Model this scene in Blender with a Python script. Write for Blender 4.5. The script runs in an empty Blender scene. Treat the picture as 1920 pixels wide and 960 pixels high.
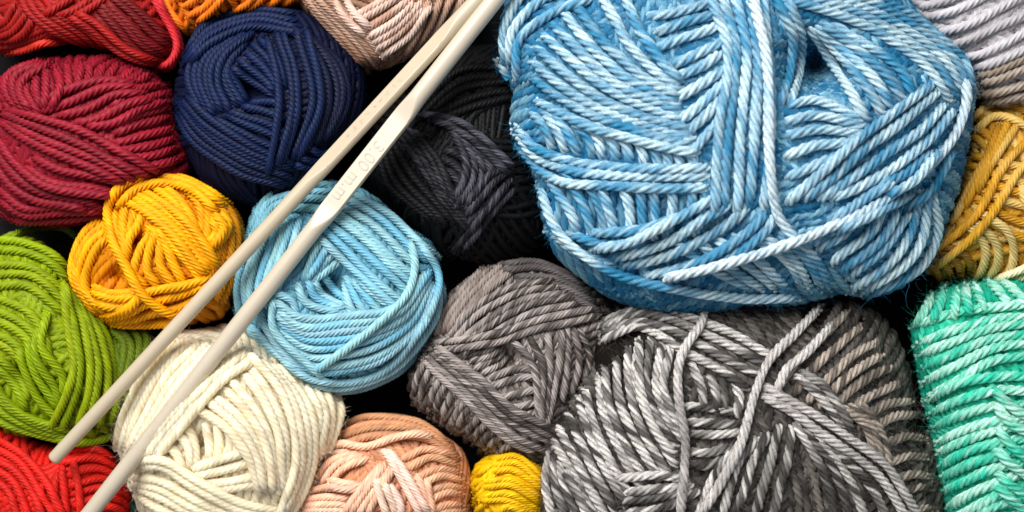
import bpy, math, random
import numpy as np

# ---------------------------------------------------------------- set-up
# Lengths are worked out in tenths of a millimetre ("units"); S turns them into metres.
S = 1e-4
CAM_H = 2600.0      # camera height above the bottom of the box
REF = 250.0         # height of the plane where one unit spans one photo pixel
rng = np.random.default_rng(7)
random.seed(7)
scene = bpy.context.scene
col = scene.collection


def world(uvz):
    """plan position read off at the reference plane + height  ->  metres"""
    uvz = np.asarray(uvz, dtype=np.float64)
    k = (CAM_H - uvz[..., 2]) / (CAM_H - REF)
    out = np.empty_like(uvz)
    out[..., 0] = (uvz[..., 0] - 960.0) * k * S
    out[..., 1] = (480.0 - uvz[..., 1]) * k * S
    out[..., 2] = uvz[..., 2] * S
    return out


def V(ox, oy, s):
    return lambda pts: [(ox + x / s, oy + y / s) for x, y in pts]


# ---------------------------------------------------------------- object helpers
def empty(name, loc, label, cat, group=None):
    o = bpy.data.objects.new(name, None)
    o.empty_display_size = 0.005
    col.objects.link(o)
    o.location = loc
    o['label'] = label
    o['category'] = cat
    if group:
        o['group'] = group
    return o


def mesh_obj(name, verts, quads, mat, parent=None, attrs=None, smooth=True, tris=None):
    """verts (N,3) metres in world space; quads (M,4) or None; tris (K,3) or None"""
    me = bpy.data.meshes.new(name)
    verts = np.asarray(verts, dtype=np.float32)
    origin = np.zeros(3)
    if parent is not None:
        p = parent
        while p is not None:
            origin += np.array(p.location)
            p = p.parent
        verts = verts - origin.astype(np.float32)
    nq = 0 if quads is None else len(quads)
    nt = 0 if tris is None else len(tris)
    me.vertices.add(len(verts))
    me.vertices.foreach_set('co', verts.ravel())
    loops = []
    if nq:
        loops.append(np.asarray(quads, dtype=np.int32).ravel())
    if nt:
        loops.append(np.asarray(tris, dtype=np.int32).ravel())
    loops = np.concatenate(loops)
    me.loops.add(len(loops))
    me.loops.foreach_set('vertex_index', loops)
    starts = np.concatenate([np.arange(nq) * 4, nq * 4 + np.arange(nt) * 3]).astype(np.int32)
    me.polygons.add(nq + nt)
    me.polygons.foreach_set('loop_start', starts)
    me.update(calc_edges=True)
    me.validate(verbose=False)
    if smooth:
        me.shade_smooth()
    if attrs:
        for an, (ty, arr) in attrs.items():
            a = me.attributes.new(an, ty, 'POINT')
            key = 'color' if ty == 'FLOAT_COLOR' else 'vector' if ty == 'FLOAT_VECTOR' else 'value'
            a.data.foreach_set(key, np.asarray(arr, dtype=np.float32).ravel())
    me.materials.append(mat)
    o = bpy.data.objects.new(name, me)
    col.objects.link(o)
    if parent is not None:
        o.parent = parent
    return o


# ---------------------------------------------------------------- materials
def new_mat(name):
    m = bpy.data.materials.new(name)
    m.use_nodes = True
    nt = m.node_tree
    nt.nodes.clear()
    return m, nt


def yarn_material(name, rough=0.75, sheen=0.25, fibre=0.35, spec=0.25, sss=0.0):
    m, nt = new_mat(name)
    N, L = nt.nodes, nt.links
    out = N.new('ShaderNodeOutputMaterial')
    b = N.new('ShaderNodeBsdfPrincipled')
    b.inputs['Roughness'].default_value = rough
    b.inputs['Specular IOR Level'].default_value = spec
    b.inputs['Sheen Weight'].default_value = sheen
    b.inputs['Sheen Roughness'].default_value = 0.4
    if sss:
        b.inputs['Subsurface Weight'].default_value = sss
        b.inputs['Subsurface Radius'].default_value = (1.0, 0.95, 0.85)
        b.inputs['Subsurface Scale'].default_value = 0.0018
    L.new(b.outputs[0], out.inputs[0])
    ac = N.new('ShaderNodeAttribute'); ac.attribute_name = 'tone'
    ay = N.new('ShaderNodeAttribute'); ay.attribute_name = 'ply'
    mp = N.new('ShaderNodeVectorMath'); mp.operation = 'MULTIPLY'
    mp.inputs[1].default_value = (0.10, 5.0, 5.0)
    L.new(ay.outputs['Vector'], mp.inputs[0])
    n1 = N.new('ShaderNodeTexNoise'); n1.inputs['Scale'].default_value = 1.0
    n1.inputs['Detail'].default_value = 2.0
    L.new(mp.outputs[0], n1.inputs['Vector'])
    mr = N.new('ShaderNodeMapRange')
    mr.inputs['From Min'].default_value = 0.3; mr.inputs['From Max'].default_value = 0.7
    mr.inputs['To Min'].default_value = 1.0 - fibre; mr.inputs['To Max'].default_value = 1.0 + fibre * 0.8
    L.new(n1.outputs['Fac'], mr.inputs['Value'])
    mx = N.new('ShaderNodeVectorMath'); mx.operation = 'SCALE'
    L.new(ac.outputs['Vector'], mx.inputs[0]); L.new(mr.outputs[0], mx.inputs['Scale'])
    L.new(mx.outputs[0], b.inputs['Base Color'])
    L.new(mx.outputs[0], b.inputs['Sheen Tint'])
    bp = N.new('ShaderNodeBump'); bp.inputs['Strength'].default_value = 0.5
    bp.inputs['Distance'].default_value = 0.8 * S
    L.new(n1.outputs['Fac'], bp.inputs['Height'])
    L.new(bp.outputs[0], b.inputs['Normal'])
    return m


YARN = yarn_material('cotton_yarn', 0.55, 0.03, 0.25, 0.2)
SOFT = yarn_material('soft_acrylic_yarn', 0.7, 0.08, 0.42, 0.2)
WOOLLY = yarn_material('soft_cream_yarn', 0.8, 0.2, 0.12, 0.15, sss=0.6)


def plain_material(name, rgb, rough=0.9, spec=0.1, noise=0.0, nscale=900.0):
    m, nt = new_mat(name)
    N, L = nt.nodes, nt.links
    out = N.new('ShaderNodeOutputMaterial')
    b = N.new('ShaderNodeBsdfPrincipled')
    b.inputs['Roughness'].default_value = rough
    b.inputs['Specular IOR Level'].default_value = spec
    L.new(b.outputs[0], out.inputs[0])
    tc = N.new('ShaderNodeTexCoord')
    n = N.new('ShaderNodeTexNoise'); n.inputs['Scale'].default_value = nscale
    n.inputs['Detail'].default_value = 4
    L.new(tc.outputs['Object'], n.inputs['Vector'])
    r = N.new('ShaderNodeMapRange')
    r.inputs['To Min'].default_value = 1 - noise; r.inputs['To Max'].default_value = 1 + noise
    L.new(n.outputs['Fac'], r.inputs['Value'])
    c = N.new('ShaderNodeVectorMath'); c.operation = 'SCALE'
    c.inputs[0].default_value = rgb
    L.new(r.outputs[0], c.inputs['Scale'])
    L.new(c.outputs[0], b.inputs['Base Color'])
    return m


# ---------------------------------------------------------------- curve helpers
def catmull(pts, n):
    """smooth curve through pts, n samples at even arc length"""
    P = np.asarray(pts, dtype=float)
    if len(P) == 2:
        t = np.linspace(0, 1, n)[:, None]
        return P[0] * (1 - t) + P[1] * t
    Q = np.vstack([2 * P[0] - P[1], P, 2 * P[-1] - P[-2]])
    out = []
    for i in range(1, len(Q) - 2):
        p0, p1, p2, p3 = Q[i - 1], Q[i], Q[i + 1], Q[i + 2]
        t = np.linspace(0, 1, 24, endpoint=False)[:, None]
        out.append(0.5 * ((2 * p1) + (-p0 + p2) * t + (2 * p0 - 5 * p1 + 4 * p2 - p3) * t ** 2
                          + (-p0 + 3 * p1 - 3 * p2 + p3) * t ** 3))
    out.append(Q[-2][None])
    C = np.vstack(out)
    return resample(C, n)


def resample(C, n):
    d = np.r_[0, np.cumsum(np.linalg.norm(np.diff(C, axis=0), axis=1))]
    if d[-1] < 1e-6:
        return np.repeat(C[:1], n, 0)
    s = np.linspace(0, d[-1], n)
    return np.stack([np.interp(s, d, C[:, k]) for k in range(C.shape[1])], 1)


def gsmooth(a, sig):
    if sig < 0.5:
        return a
    k = int(3 * sig) + 1
    w = np.exp(-0.5 * (np.arange(-k, k + 1) / sig) ** 2); w /= w.sum()
    return np.convolve(np.r_[np.full(k, a[0]), a, np.full(k, a[-1])], w, 'valid')


def noise1(n, knots, lo=-1, hi=1):
    k = max(3, int(knots) + 2)
    v = rng.uniform(lo, hi, k)
    x = np.linspace(0, k - 1, n) * 0.999
    i = x.astype(int); f = x - i; f = f * f * (3 - 2 * f)
    return v[i] * (1 - f) + v[np.minimum(i + 1, k - 1)] * f


def lobes(nply, per):
    prof = {4: [0.54, 0.90, 1.0, 0.90], 3: [0.56, 0.97, 0.97], 2: [0.70, 1.0]}[per]
    ang = np.arange(nply * len(prof)) * 2 * math.pi / (nply * len(prof))
    return ang, np.array(prof * nply)


def hsv_jit(c, n, amt=0.08):
    c = np.asarray(c)
    j = 1 + rng.normal(0, amt, (n, 1))
    tint = 1 + rng.normal(0, amt * 0.35, (n, 3))
    return np.clip(c[None] * j * tint, 0.001, 0.95)


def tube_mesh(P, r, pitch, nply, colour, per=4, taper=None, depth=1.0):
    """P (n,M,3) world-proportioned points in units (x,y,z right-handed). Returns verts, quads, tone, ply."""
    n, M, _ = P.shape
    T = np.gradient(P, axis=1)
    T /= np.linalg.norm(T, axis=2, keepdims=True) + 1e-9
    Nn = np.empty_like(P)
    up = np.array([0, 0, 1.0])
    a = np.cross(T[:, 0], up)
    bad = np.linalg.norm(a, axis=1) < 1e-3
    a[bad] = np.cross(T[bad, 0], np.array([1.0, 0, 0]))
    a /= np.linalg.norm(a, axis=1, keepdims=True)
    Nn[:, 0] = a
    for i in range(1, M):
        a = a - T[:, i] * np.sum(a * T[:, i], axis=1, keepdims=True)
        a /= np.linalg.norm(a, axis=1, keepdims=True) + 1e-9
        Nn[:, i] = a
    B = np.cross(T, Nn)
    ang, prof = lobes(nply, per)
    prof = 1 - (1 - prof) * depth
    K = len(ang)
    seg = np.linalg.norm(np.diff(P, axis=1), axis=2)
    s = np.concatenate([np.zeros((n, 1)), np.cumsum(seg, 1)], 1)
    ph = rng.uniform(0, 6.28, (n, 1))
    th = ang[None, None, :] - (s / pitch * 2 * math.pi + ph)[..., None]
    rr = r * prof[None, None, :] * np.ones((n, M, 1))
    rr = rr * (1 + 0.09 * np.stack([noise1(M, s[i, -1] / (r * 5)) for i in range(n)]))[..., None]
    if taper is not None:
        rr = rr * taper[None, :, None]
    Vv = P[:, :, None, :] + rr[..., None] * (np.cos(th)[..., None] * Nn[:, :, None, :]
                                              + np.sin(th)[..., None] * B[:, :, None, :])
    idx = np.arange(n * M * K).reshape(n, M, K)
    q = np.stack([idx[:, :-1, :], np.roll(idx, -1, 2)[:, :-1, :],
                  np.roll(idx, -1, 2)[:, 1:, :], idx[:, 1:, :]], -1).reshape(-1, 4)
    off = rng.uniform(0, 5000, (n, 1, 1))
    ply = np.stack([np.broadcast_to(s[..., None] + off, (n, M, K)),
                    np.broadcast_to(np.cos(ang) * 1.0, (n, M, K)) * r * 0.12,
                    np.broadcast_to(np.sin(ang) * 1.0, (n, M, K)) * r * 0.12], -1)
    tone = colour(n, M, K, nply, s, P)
    return Vv.reshape(-1, 3), q, tone.reshape(-1, 3), ply.reshape(-1, 3)


# ---- colour rules for a strand: each returns (n,M,K,3) linear colour
def solid(rgb, amt=0.07, patch=None):
    def f(n, M, K, nply, s, P):
        c = hsv_jit(rgb, n, amt)[:, None, None, :] * np.ones((n, M, K, 1))
        v = 1 + 0.08 * np.stack([noise1(M, s[i, -1] / 60) for i in range(n)])
        c = c * v[:, :, None, None]
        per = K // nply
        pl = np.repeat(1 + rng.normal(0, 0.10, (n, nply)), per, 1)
        pl = pl * np.tile([0.84] + [1.04] * (per - 1), nply)[None]  # crease verts darker: shade between plies painted into the strand tone
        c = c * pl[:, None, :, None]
        if patch is not None:           # a second dye tone in soft patches
            w = np.clip(np.stack([noise1(M, s[i, -1] / 160) for i in range(n)]) * 1.6 - 0.2, 0, 1)[:, :, None, None]
            c = c * (1 - w) + np.asarray(patch) * w
        return c
    return f


def marl(dark, light, length=70, bias=0.0, contrast=2.6, plyamt=0.9, jit=0.06, comw=0.75, plylen=None):
    """space-dyed plies: each ply changes between two tones along its length"""
    dark = np.asarray(dark); light = np.asarray(light)

    def f(n, M, K, nply, s, P):
        out = np.empty((n, M, K, 3))
        per = K // nply
        for i in range(n):
            com = noise1(M, s[i, -1] / length)
            b = bias + rng.normal(0, 0.12)
            for p in range(nply):
                w = com * comw + plyamt * noise1(M, s[i, -1] / (plylen or length * 0.6)) + b
                w = 1 / (1 + np.exp(-contrast * 1.6 * w))
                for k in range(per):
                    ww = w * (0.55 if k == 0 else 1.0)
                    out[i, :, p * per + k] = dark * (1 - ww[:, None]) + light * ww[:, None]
            out[i] *= 1 + rng.normal(0, jit)
        return out
    return f


# ---------------------------------------------------------------- the ball
class Ball:
    def __init__(self, label, outline, zc, hz, r, pitch, nply, colour, core, mat=YARN, power=0.5,
                 dents=(), depth=1.0, name='yarn_ball', group='balls of yarn packed side by side'):
        P = catmull(list(outline) + [outline[0]], 160)[:-1]
        self.c = P.mean(0)
        mn, mx = P.min(0), P.max(0)
        self.c = (mn + mx) / 2
        self.zc, self.hz, self.r, self.pitch, self.nply, self.colour = zc, hz, r, pitch, nply, colour
        self.mat = mat
        self.depth = depth
        self.power = power
        self.dents = dents
        d = P - self.c
        th = np.arctan2(d[:, 1], d[:, 0]); R = np.hypot(d[:, 0], d[:, 1])
        o = np.argsort(th)
        self.th = np.r_[th[o][-1] - 2 * math.pi, th[o], th[o][0] + 2 * math.pi]
        self.R = np.r_[R[o][-1], R[o], R[o][0]]
        self.Rm = R.mean()
        # height buffer
        self.g = 2.0
        m = 60
        self.x0, self.y0 = mn - m
        W, H = ((mx - mn + 2 * m) / self.g).astype(int) + 1
        X, Y = np.meshgrid(self.x0 + np.arange(W) * self.g, self.y0 + np.arange(H) * self.g)
        self.buf = self.surf(X, Y)
        self.W, self.H = W, H
        wc = world([self.c[0], self.c[1], 0])
        self.root = empty(name, tuple(wc), label, 'yarn ball', group)
        self.paths = []
        self.core_mesh(core)

    def Rof(self, dx, dy):
        return np.interp(np.arctan2(dy, dx), self.th, self.R)

    def dent(self, x, y):
        z = np.zeros(np.shape(x))
        for dx, dy, s, dep in self.dents:
            z = z + dep * np.exp(-(((x - dx) ** 2 + (y - dy) ** 2) / s ** 2))
        return z

    def surf(self, x, y):
        dx, dy = x - self.c[0], y - self.c[1]
        R = self.Rof(dx, dy) - self.r * 0.6
        rho = np.hypot(dx, dy) / R
        z = self.zc + self.hz * np.clip(1 - rho ** 2.2, 0, 1) ** self.power
        z = np.where(rho > 1, self.zc - (rho - 1) * R * 4, z)
        return np.maximum(z - self.dent(x, y) * (rho < 1), 0)

    def to3(self, D, lift=0.0):
        """unit directions (…,3) -> plan x,y + z on the core"""
        s = np.hypot(D[..., 0], D[..., 1])
        R = self.Rof(D[..., 0], D[..., 1]) - self.r * 1.2 + lift
        x = self.c[0] + D[..., 0] * R
        y = self.c[1] + D[..., 1] * R
        rho = np.clip(s, 0, 1)
        hz = self.hz - self.r + lift
        zz = np.clip(1 - rho ** 2.2, 0, 1) ** self.power
        up = self.zc + hz * zz
        dn = self.zc - self.zc * 0.96 * zz
        z = np.where(D[..., 2] >= 0, up - self.dent(x, y), dn)
        return np.stack([x, y, z], -1)

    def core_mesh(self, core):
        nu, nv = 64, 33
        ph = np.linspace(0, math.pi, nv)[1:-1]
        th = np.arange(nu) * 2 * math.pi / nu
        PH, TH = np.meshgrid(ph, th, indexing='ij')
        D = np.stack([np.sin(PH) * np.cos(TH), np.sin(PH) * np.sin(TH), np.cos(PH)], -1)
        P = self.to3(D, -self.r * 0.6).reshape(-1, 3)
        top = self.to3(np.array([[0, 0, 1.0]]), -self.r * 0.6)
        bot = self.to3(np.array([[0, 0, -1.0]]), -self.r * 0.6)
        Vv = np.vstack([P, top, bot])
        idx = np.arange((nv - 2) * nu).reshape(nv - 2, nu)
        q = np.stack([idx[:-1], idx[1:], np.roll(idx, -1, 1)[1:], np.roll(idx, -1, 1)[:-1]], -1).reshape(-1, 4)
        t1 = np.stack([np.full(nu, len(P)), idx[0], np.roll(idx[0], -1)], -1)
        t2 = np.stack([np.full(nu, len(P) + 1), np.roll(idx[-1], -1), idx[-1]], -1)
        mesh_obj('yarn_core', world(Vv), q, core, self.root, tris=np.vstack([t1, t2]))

    def stamp(self, P):
        """raise the height buffer where strands (n,M,3) pass"""
        Q = P.reshape(-1, 3)
        r = self.r
        k = int(r / self.g) + 1
        oy, ox = np.mgrid[-k:k + 1, -k:k + 1]
        d2 = (ox ** 2 + oy ** 2) * self.g ** 2
        sel = d2 < r * r
        ox, oy, hz = ox[sel], oy[sel], np.sqrt(r * r - d2[sel]) * 0.9
        ix = np.round((Q[:, 0] - self.x0) / self.g).astype(int)
        iy = np.round((Q[:, 1] - self.y0) / self.g).astype(int)
        for a, b, h in zip(ox, oy, hz):
            X, Y = ix + a, iy + b
            ok = (X >= 0) & (Y >= 0) & (X < self.W) & (Y < self.H)
            np.maximum.at(self.buf, (Y[ok], X[ok]), Q[ok, 2] + h)

    def sample(self, x, y):
        fx = np.clip((x - self.x0) / self.g, 0, self.W - 1.001)
        fy = np.clip((y - self.y0) / self.g, 0, self.H - 1.001)
        i, j = fx.astype(int), fy.astype(int)
        a, b = fx - i, fy - j
        B = self.buf
        return (B[j, i] * (1 - a) * (1 - b) + B[j, i + 1] * a * (1 - b)
                + B[j + 1, i] * (1 - a) * b + B[j + 1, i + 1] * a * b)

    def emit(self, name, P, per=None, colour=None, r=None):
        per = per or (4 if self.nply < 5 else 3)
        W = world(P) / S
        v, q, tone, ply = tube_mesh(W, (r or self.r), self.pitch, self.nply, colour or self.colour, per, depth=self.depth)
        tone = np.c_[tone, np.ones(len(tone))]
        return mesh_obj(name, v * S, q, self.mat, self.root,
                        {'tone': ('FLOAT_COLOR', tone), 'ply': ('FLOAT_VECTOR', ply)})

    def windings(self, bundles=10, width=10, colour=None):
        """loops wound round the whole ball, later ones riding on earlier ones"""
        r = self.r
        ds = self.pitch / 7.0
        M = int(2 * math.pi * self.Rm / ds)
        sp = 1.9 * r / self.Rm
        allP = []
        for b in range(bundles):
            az = b * 2.39996 + rng.uniform(-.3, .3)
            tilt = rng.uniform(-0.55, 0.55)
            n = np.array([math.cos(az) * math.cos(tilt), math.sin(az) * math.cos(tilt), math.sin(tilt)])
            a = np.cross(n, [0, 0, 1.0]); a /= np.linalg.norm(a)
            c = np.cross(n, a)
            mid = rng.uniform(-0.35, 0.35)
            for j in range(width):
                d = mid + (j - (width - 1) / 2) * sp + rng.normal(0, sp * 0.12)
                if abs(d) > 0.93:
                    continue
                t = np.linspace(0, 2 * math.pi, M) + math.pi / 2
                wob = d + 0.25 * sp * noise1(M, 6)
                q = np.sqrt(1 - wob ** 2)
                D = n[None] * wob[:, None] + q[:, None] * (np.cos(t)[:, None] * a + np.sin(t)[:, None] * c)
                low = D[:, 2] > -0.45
                # the visible arc is the part above the belly
                if low.sum() < 12:
                    continue
                D = D[low] if low.all() else np.roll(D, -int(np.argmin(low)), 0)
                if not low.all():
                    lw = D[:, 2] > -0.45
                    D = D[lw]
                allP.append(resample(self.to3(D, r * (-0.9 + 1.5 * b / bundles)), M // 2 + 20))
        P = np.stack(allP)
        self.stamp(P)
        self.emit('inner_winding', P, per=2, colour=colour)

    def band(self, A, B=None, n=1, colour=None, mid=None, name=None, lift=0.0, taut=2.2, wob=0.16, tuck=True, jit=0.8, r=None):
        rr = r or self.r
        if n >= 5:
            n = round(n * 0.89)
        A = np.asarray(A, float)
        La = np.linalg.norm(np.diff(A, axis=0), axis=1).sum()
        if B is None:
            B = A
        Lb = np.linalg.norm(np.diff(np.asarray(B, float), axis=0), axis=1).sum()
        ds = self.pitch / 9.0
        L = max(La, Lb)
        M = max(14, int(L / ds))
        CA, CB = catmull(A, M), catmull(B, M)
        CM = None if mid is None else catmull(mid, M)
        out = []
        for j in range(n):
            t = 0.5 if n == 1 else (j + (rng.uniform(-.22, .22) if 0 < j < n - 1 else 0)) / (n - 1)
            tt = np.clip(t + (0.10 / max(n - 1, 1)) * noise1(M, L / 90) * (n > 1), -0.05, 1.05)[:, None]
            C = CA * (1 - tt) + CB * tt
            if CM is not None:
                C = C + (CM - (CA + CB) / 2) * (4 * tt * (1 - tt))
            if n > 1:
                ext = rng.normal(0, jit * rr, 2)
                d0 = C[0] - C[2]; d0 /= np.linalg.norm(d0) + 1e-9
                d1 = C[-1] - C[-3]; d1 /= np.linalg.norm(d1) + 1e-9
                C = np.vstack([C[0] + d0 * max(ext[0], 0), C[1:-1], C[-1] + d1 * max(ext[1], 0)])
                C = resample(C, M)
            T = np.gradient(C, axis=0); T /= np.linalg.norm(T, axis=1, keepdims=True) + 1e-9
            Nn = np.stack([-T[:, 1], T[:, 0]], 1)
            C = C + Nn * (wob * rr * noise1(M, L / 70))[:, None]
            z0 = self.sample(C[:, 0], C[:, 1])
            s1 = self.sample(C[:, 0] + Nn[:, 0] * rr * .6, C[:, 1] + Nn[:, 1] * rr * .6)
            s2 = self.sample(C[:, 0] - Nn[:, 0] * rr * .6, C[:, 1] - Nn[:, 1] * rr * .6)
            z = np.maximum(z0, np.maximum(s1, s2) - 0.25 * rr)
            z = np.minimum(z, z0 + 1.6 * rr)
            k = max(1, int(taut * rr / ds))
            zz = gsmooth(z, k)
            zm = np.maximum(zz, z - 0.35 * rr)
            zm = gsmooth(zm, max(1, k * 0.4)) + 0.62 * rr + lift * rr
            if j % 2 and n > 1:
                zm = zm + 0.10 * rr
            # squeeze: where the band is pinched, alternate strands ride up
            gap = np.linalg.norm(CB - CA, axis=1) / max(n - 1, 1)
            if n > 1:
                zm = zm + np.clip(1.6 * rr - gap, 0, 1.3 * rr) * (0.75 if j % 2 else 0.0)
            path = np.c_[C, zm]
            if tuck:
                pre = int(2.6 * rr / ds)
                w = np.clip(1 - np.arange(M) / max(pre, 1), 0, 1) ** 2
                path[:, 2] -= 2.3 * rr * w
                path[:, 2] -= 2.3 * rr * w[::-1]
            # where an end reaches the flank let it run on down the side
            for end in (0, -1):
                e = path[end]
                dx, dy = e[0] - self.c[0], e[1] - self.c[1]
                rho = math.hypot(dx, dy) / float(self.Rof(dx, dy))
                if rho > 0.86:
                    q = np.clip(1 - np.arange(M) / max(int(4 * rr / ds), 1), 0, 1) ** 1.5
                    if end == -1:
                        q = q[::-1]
                    path[:, 2] -= 55 * q * (rho - 0.80) * 3
            path[:, 2] = np.maximum(path[:, 2], rr)
            out.append(path)
        P = np.stack(out)
        self.stamp(P)
        self.paths.append(P)
        return self.emit(name or ('loose_strand' if n == 1 else 'strand_band'), P, colour=colour, r=rr * 0.95)

    def fuzz(self, count, length, rgb, thick=0.45, out=1.0):
        """stray fibres standing off the strands"""
        allp = np.concatenate([p.reshape(-1, 3) for p in self.paths])
        pick = allp[rng.integers(0, len(allp), count)]
        W = world(pick) / S
        cen = world([self.c[0], self.c[1], self.zc * 0.6]) / S
        d = W - cen; d /= np.linalg.norm(d, axis=1, keepdims=True)
        d = d * 0.45 * out + rng.normal(0, 0.8, d.shape)
        d /= np.linalg.norm(d, axis=1, keepdims=True)
        bend = rng.normal(0, 0.8, d.shape)
        curl = rng.normal(0, 0.28, d.shape)
        L = length * rng.uniform(0.35, 1.3, (count, 1))
        start = W + rng.normal(0, 1, d.shape) * self.r * 0.35
        pts = []
        for t in np.linspace(0, 1, 6):
            pts.append(start + d * L * t + bend * L * t * t + curl * L * math.sin(t * 6.0))
        P = np.stack(pts, 1)
        a = np.cross(d, rng.normal(0, 1, d.shape)); a /= np.linalg.norm(a, axis=1, keepdims=True)
        b = np.cross(d, a)
        th = np.arange(3) * 2.0944
        wid = thick * np.array([1, .95, .9, .8, .6, .25])
        ring = (np.cos(th)[None, :, None] * a[:, None] + np.sin(th)[None, :, None] * b[:, None])
        Vv = P[:, :, None, :] + ring[:, None] * wid[None, :, None, None]
        idx = np.arange(count * 18).reshape(count, 6, 3)
        q = np.stack([idx[:, :-1], np.roll(idx, -1, 2)[:, :-1], np.roll(idx, -1, 2)[:, 1:], idx[:, 1:]], -1).reshape(-1, 4)
        o = mesh_obj('stray_fibres', Vv.reshape(-1, 3) * S, q,
                     plain_material('fibre_' + self.root.name, rgb, 0.8, 0.1, 0.3), self.root)
        o['kind'] = 'stuff'


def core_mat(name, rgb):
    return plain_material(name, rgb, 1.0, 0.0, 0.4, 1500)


# ------------------------------------------------ dark red ball, top left
v = V(0, 0, 4)
b = Ball('dark scarlet yarn ball cut by the top left corner, with criss-crossing strands',
         v([(-250, 0), (-150, -300), (300, -450), (900, -380), (1220, -80), (1330, 250), (1345, 400), (1250, 505), (1050, 480), (850, 400), (600, 350), (450, 345), (120, 400), (-100, 330)]),
         120, 105, 8.5, 56, 6, solid((0.30, 0.008, 0.007)), core_mat('core_dark_red', (0.09, 0.003, 0.004)))  # base red darkened to stand in for light falloff at the corner
b.windings(8, 9)
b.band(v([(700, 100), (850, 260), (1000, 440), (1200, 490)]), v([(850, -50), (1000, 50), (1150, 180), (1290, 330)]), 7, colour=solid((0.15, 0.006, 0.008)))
b.band(v([(0, 320), (130, 280), (220, 190), (250, 100)]), v([(0, 200), (60, 150), (100, 60), (90, 0)]), 4)
b.band(v([(160, 0), (230, 110), (380, 220), (600, 320)]), v([(320, 0), (420, 100), (620, 200), (780, 330)]), 5)
b.band(v([(520, 130), (650, 80), (780, -10)]), v([(330, 110), (460, 40), (540, -20)]), 3)
b.band(v([(500, 130), (680, 220), (850, 360), (1000, 440), (1170, 480)]), v([(560, 100), (720, 180), (890, 330), (1020, 410), (1150, 455)]), 2)
b.band(v([(20, 400), (100, 395), (200, 370), (320, 325), (450, 320)]), colour=solid((0.62, 0.035, 0.02)))
b.band(v([(1130, -60), (1225, 120), (1305, 260), (1320, 380), (1250, 480), (1150, 500)]), v([(1150, -60), (1245, 110), (1330, 260), (1345, 390), (1270, 510), (1180, 520)]), 2, colour=solid((0.50, 0.02, 0.03)))

# ------------------------------------------------ crimson ball
v = V(0, 80, 2.667)
b = Ball('large crimson raspberry yarn ball at the left edge, under the dark scarlet one',
         v([(-90, 500), (-60, 250), (30, 130), (150, 75), (400, 45), (600, 70), (760, 140), (860, 260), (890, 400), (940, 560), (930, 700), (700, 850), (500, 900), (250, 920), (60, 880), (-40, 760)]),
         140, 135, 9.5, 63, 5, solid((0.25, 0.009, 0.022)), core_mat('core_crimson', (0.08, 0.003, 0.010)))  # crimson base darkened too, light falloff put into the colour
b.windings(9, 9)
b.band(v([(200, 90), (240, 170), (270, 270)]), v([(800, 130), (690, 190), (600, 260)]), 11)
b.band(v([(560, 330), (680, 240), (840, 210)]), v([(560, 640), (760, 620), (930, 560)]), 9)
b.band(v([(150, 330), (300, 260), (480, 190), (640, 200)]), v([(420, 420), (560, 400), (700, 330), (800, 300)]), 6)
b.band(v([(140, 170), (130, 250), (180, 330)]), v([(280, 130), (300, 220), (250, 330)]), 4)
b.band(v([(210, 90), (60, 150), (30, 240), (110, 345)]), v([(240, 105), (120, 180), (100, 260), (160, 345)]), 3)
b.band(v([(160, 570), (330, 640), (620, 700)]), v([(130, 630), (300, 710), (600, 750)]), 2)
b.band(v([(-40, 700), (120, 830), (300, 815), (560, 820)]), v([(-20, 850), (100, 895), (300, 885), (520, 860)]), 3)
b.band(v([(20, 340), (180, 370), (400, 440), (690, 590), (800, 640)]), v([(0, 400), (150, 500), (400, 600), (640, 710)]), 5)
b.band(v([(-30, 450), (80, 600), (250, 720), (560, 770)]), v([(-50, 560), (40, 700), (200, 790), (400, 830)]), 3)

# ------------------------------------------------ orange ball
b = Ball('bright orange yarn ball peeking in at the top edge above the navy one',
         [(292, -40), (305, 15), (342, 68), (388, 48), (440, 32), (515, 18), (585, 4), (640, -30), (620, -130), (450, -190), (320, -120)],
         120, 100, 8, 53, 6, solid((0.72, 0.17, 0.008)), core_mat('core_orange', (0.20, 0.03, 0.002)))
b.windings(7, 8)
b.band([(300, -20), (325, 25), (350, 60)], [(560, -45), (575, -20), (595, 0)], 14)
b.band([(330, 0), (350, -10), (375, -30)], [(370, 42), (400, 15), (420, -10)], 4)
b.band([(430, 25), (465, 5), (480, -20)], [(520, 15), (550, -5), (560, -30)], 4)

# ------------------------------------------------ navy ball
v = V(320, 0, 2.667)
b = Ball('navy blue yarn ball with a small dark hole at its centre',
         v([(10, 470), (55, 280), (120, 150), (280, 70), (450, 40), (640, 45), (820, 140), (960, 330), (985, 520), (920, 700), (790, 880), (590, 1010), (380, 1030), (190, 960), (70, 790), (15, 620)]),
         155, 140, 8.5, 56, 6, solid((0.003, 0.011, 0.052)), core_mat('core_navy', (0.002, 0.003, 0.012)),
         dents=[(320 + 405 / 2.667, 450 / 2.667, 30, 60)])
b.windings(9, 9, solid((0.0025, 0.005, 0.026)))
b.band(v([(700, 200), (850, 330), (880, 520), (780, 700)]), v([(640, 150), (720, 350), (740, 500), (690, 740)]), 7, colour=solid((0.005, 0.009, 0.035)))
b.band(v([(390, 190), (290, 330), (330, 420), (390, 520)]), v([(300, 260), (270, 350), (290, 440), (340, 530)]), 3)
b.band(v([(300, 330), (400, 400), (520, 480)]), v([(430, 190), (530, 280), (570, 420)]), 6)
b.band(v([(400, 520), (500, 510), (570, 540)]), v([(230, 600), (400, 690), (570, 760)]), 6)
b.band(v([(420, 150), (270, 280), (240, 420), (300, 570)]), v([(230, 190), (110, 300), (90, 420), (160, 560)]), 7)
b.band(v([(90, 330), (200, 210), (400, 130), (640, 170)]), v([(70, 280), (180, 120), (400, 50), (660, 70)]), 5)
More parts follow.
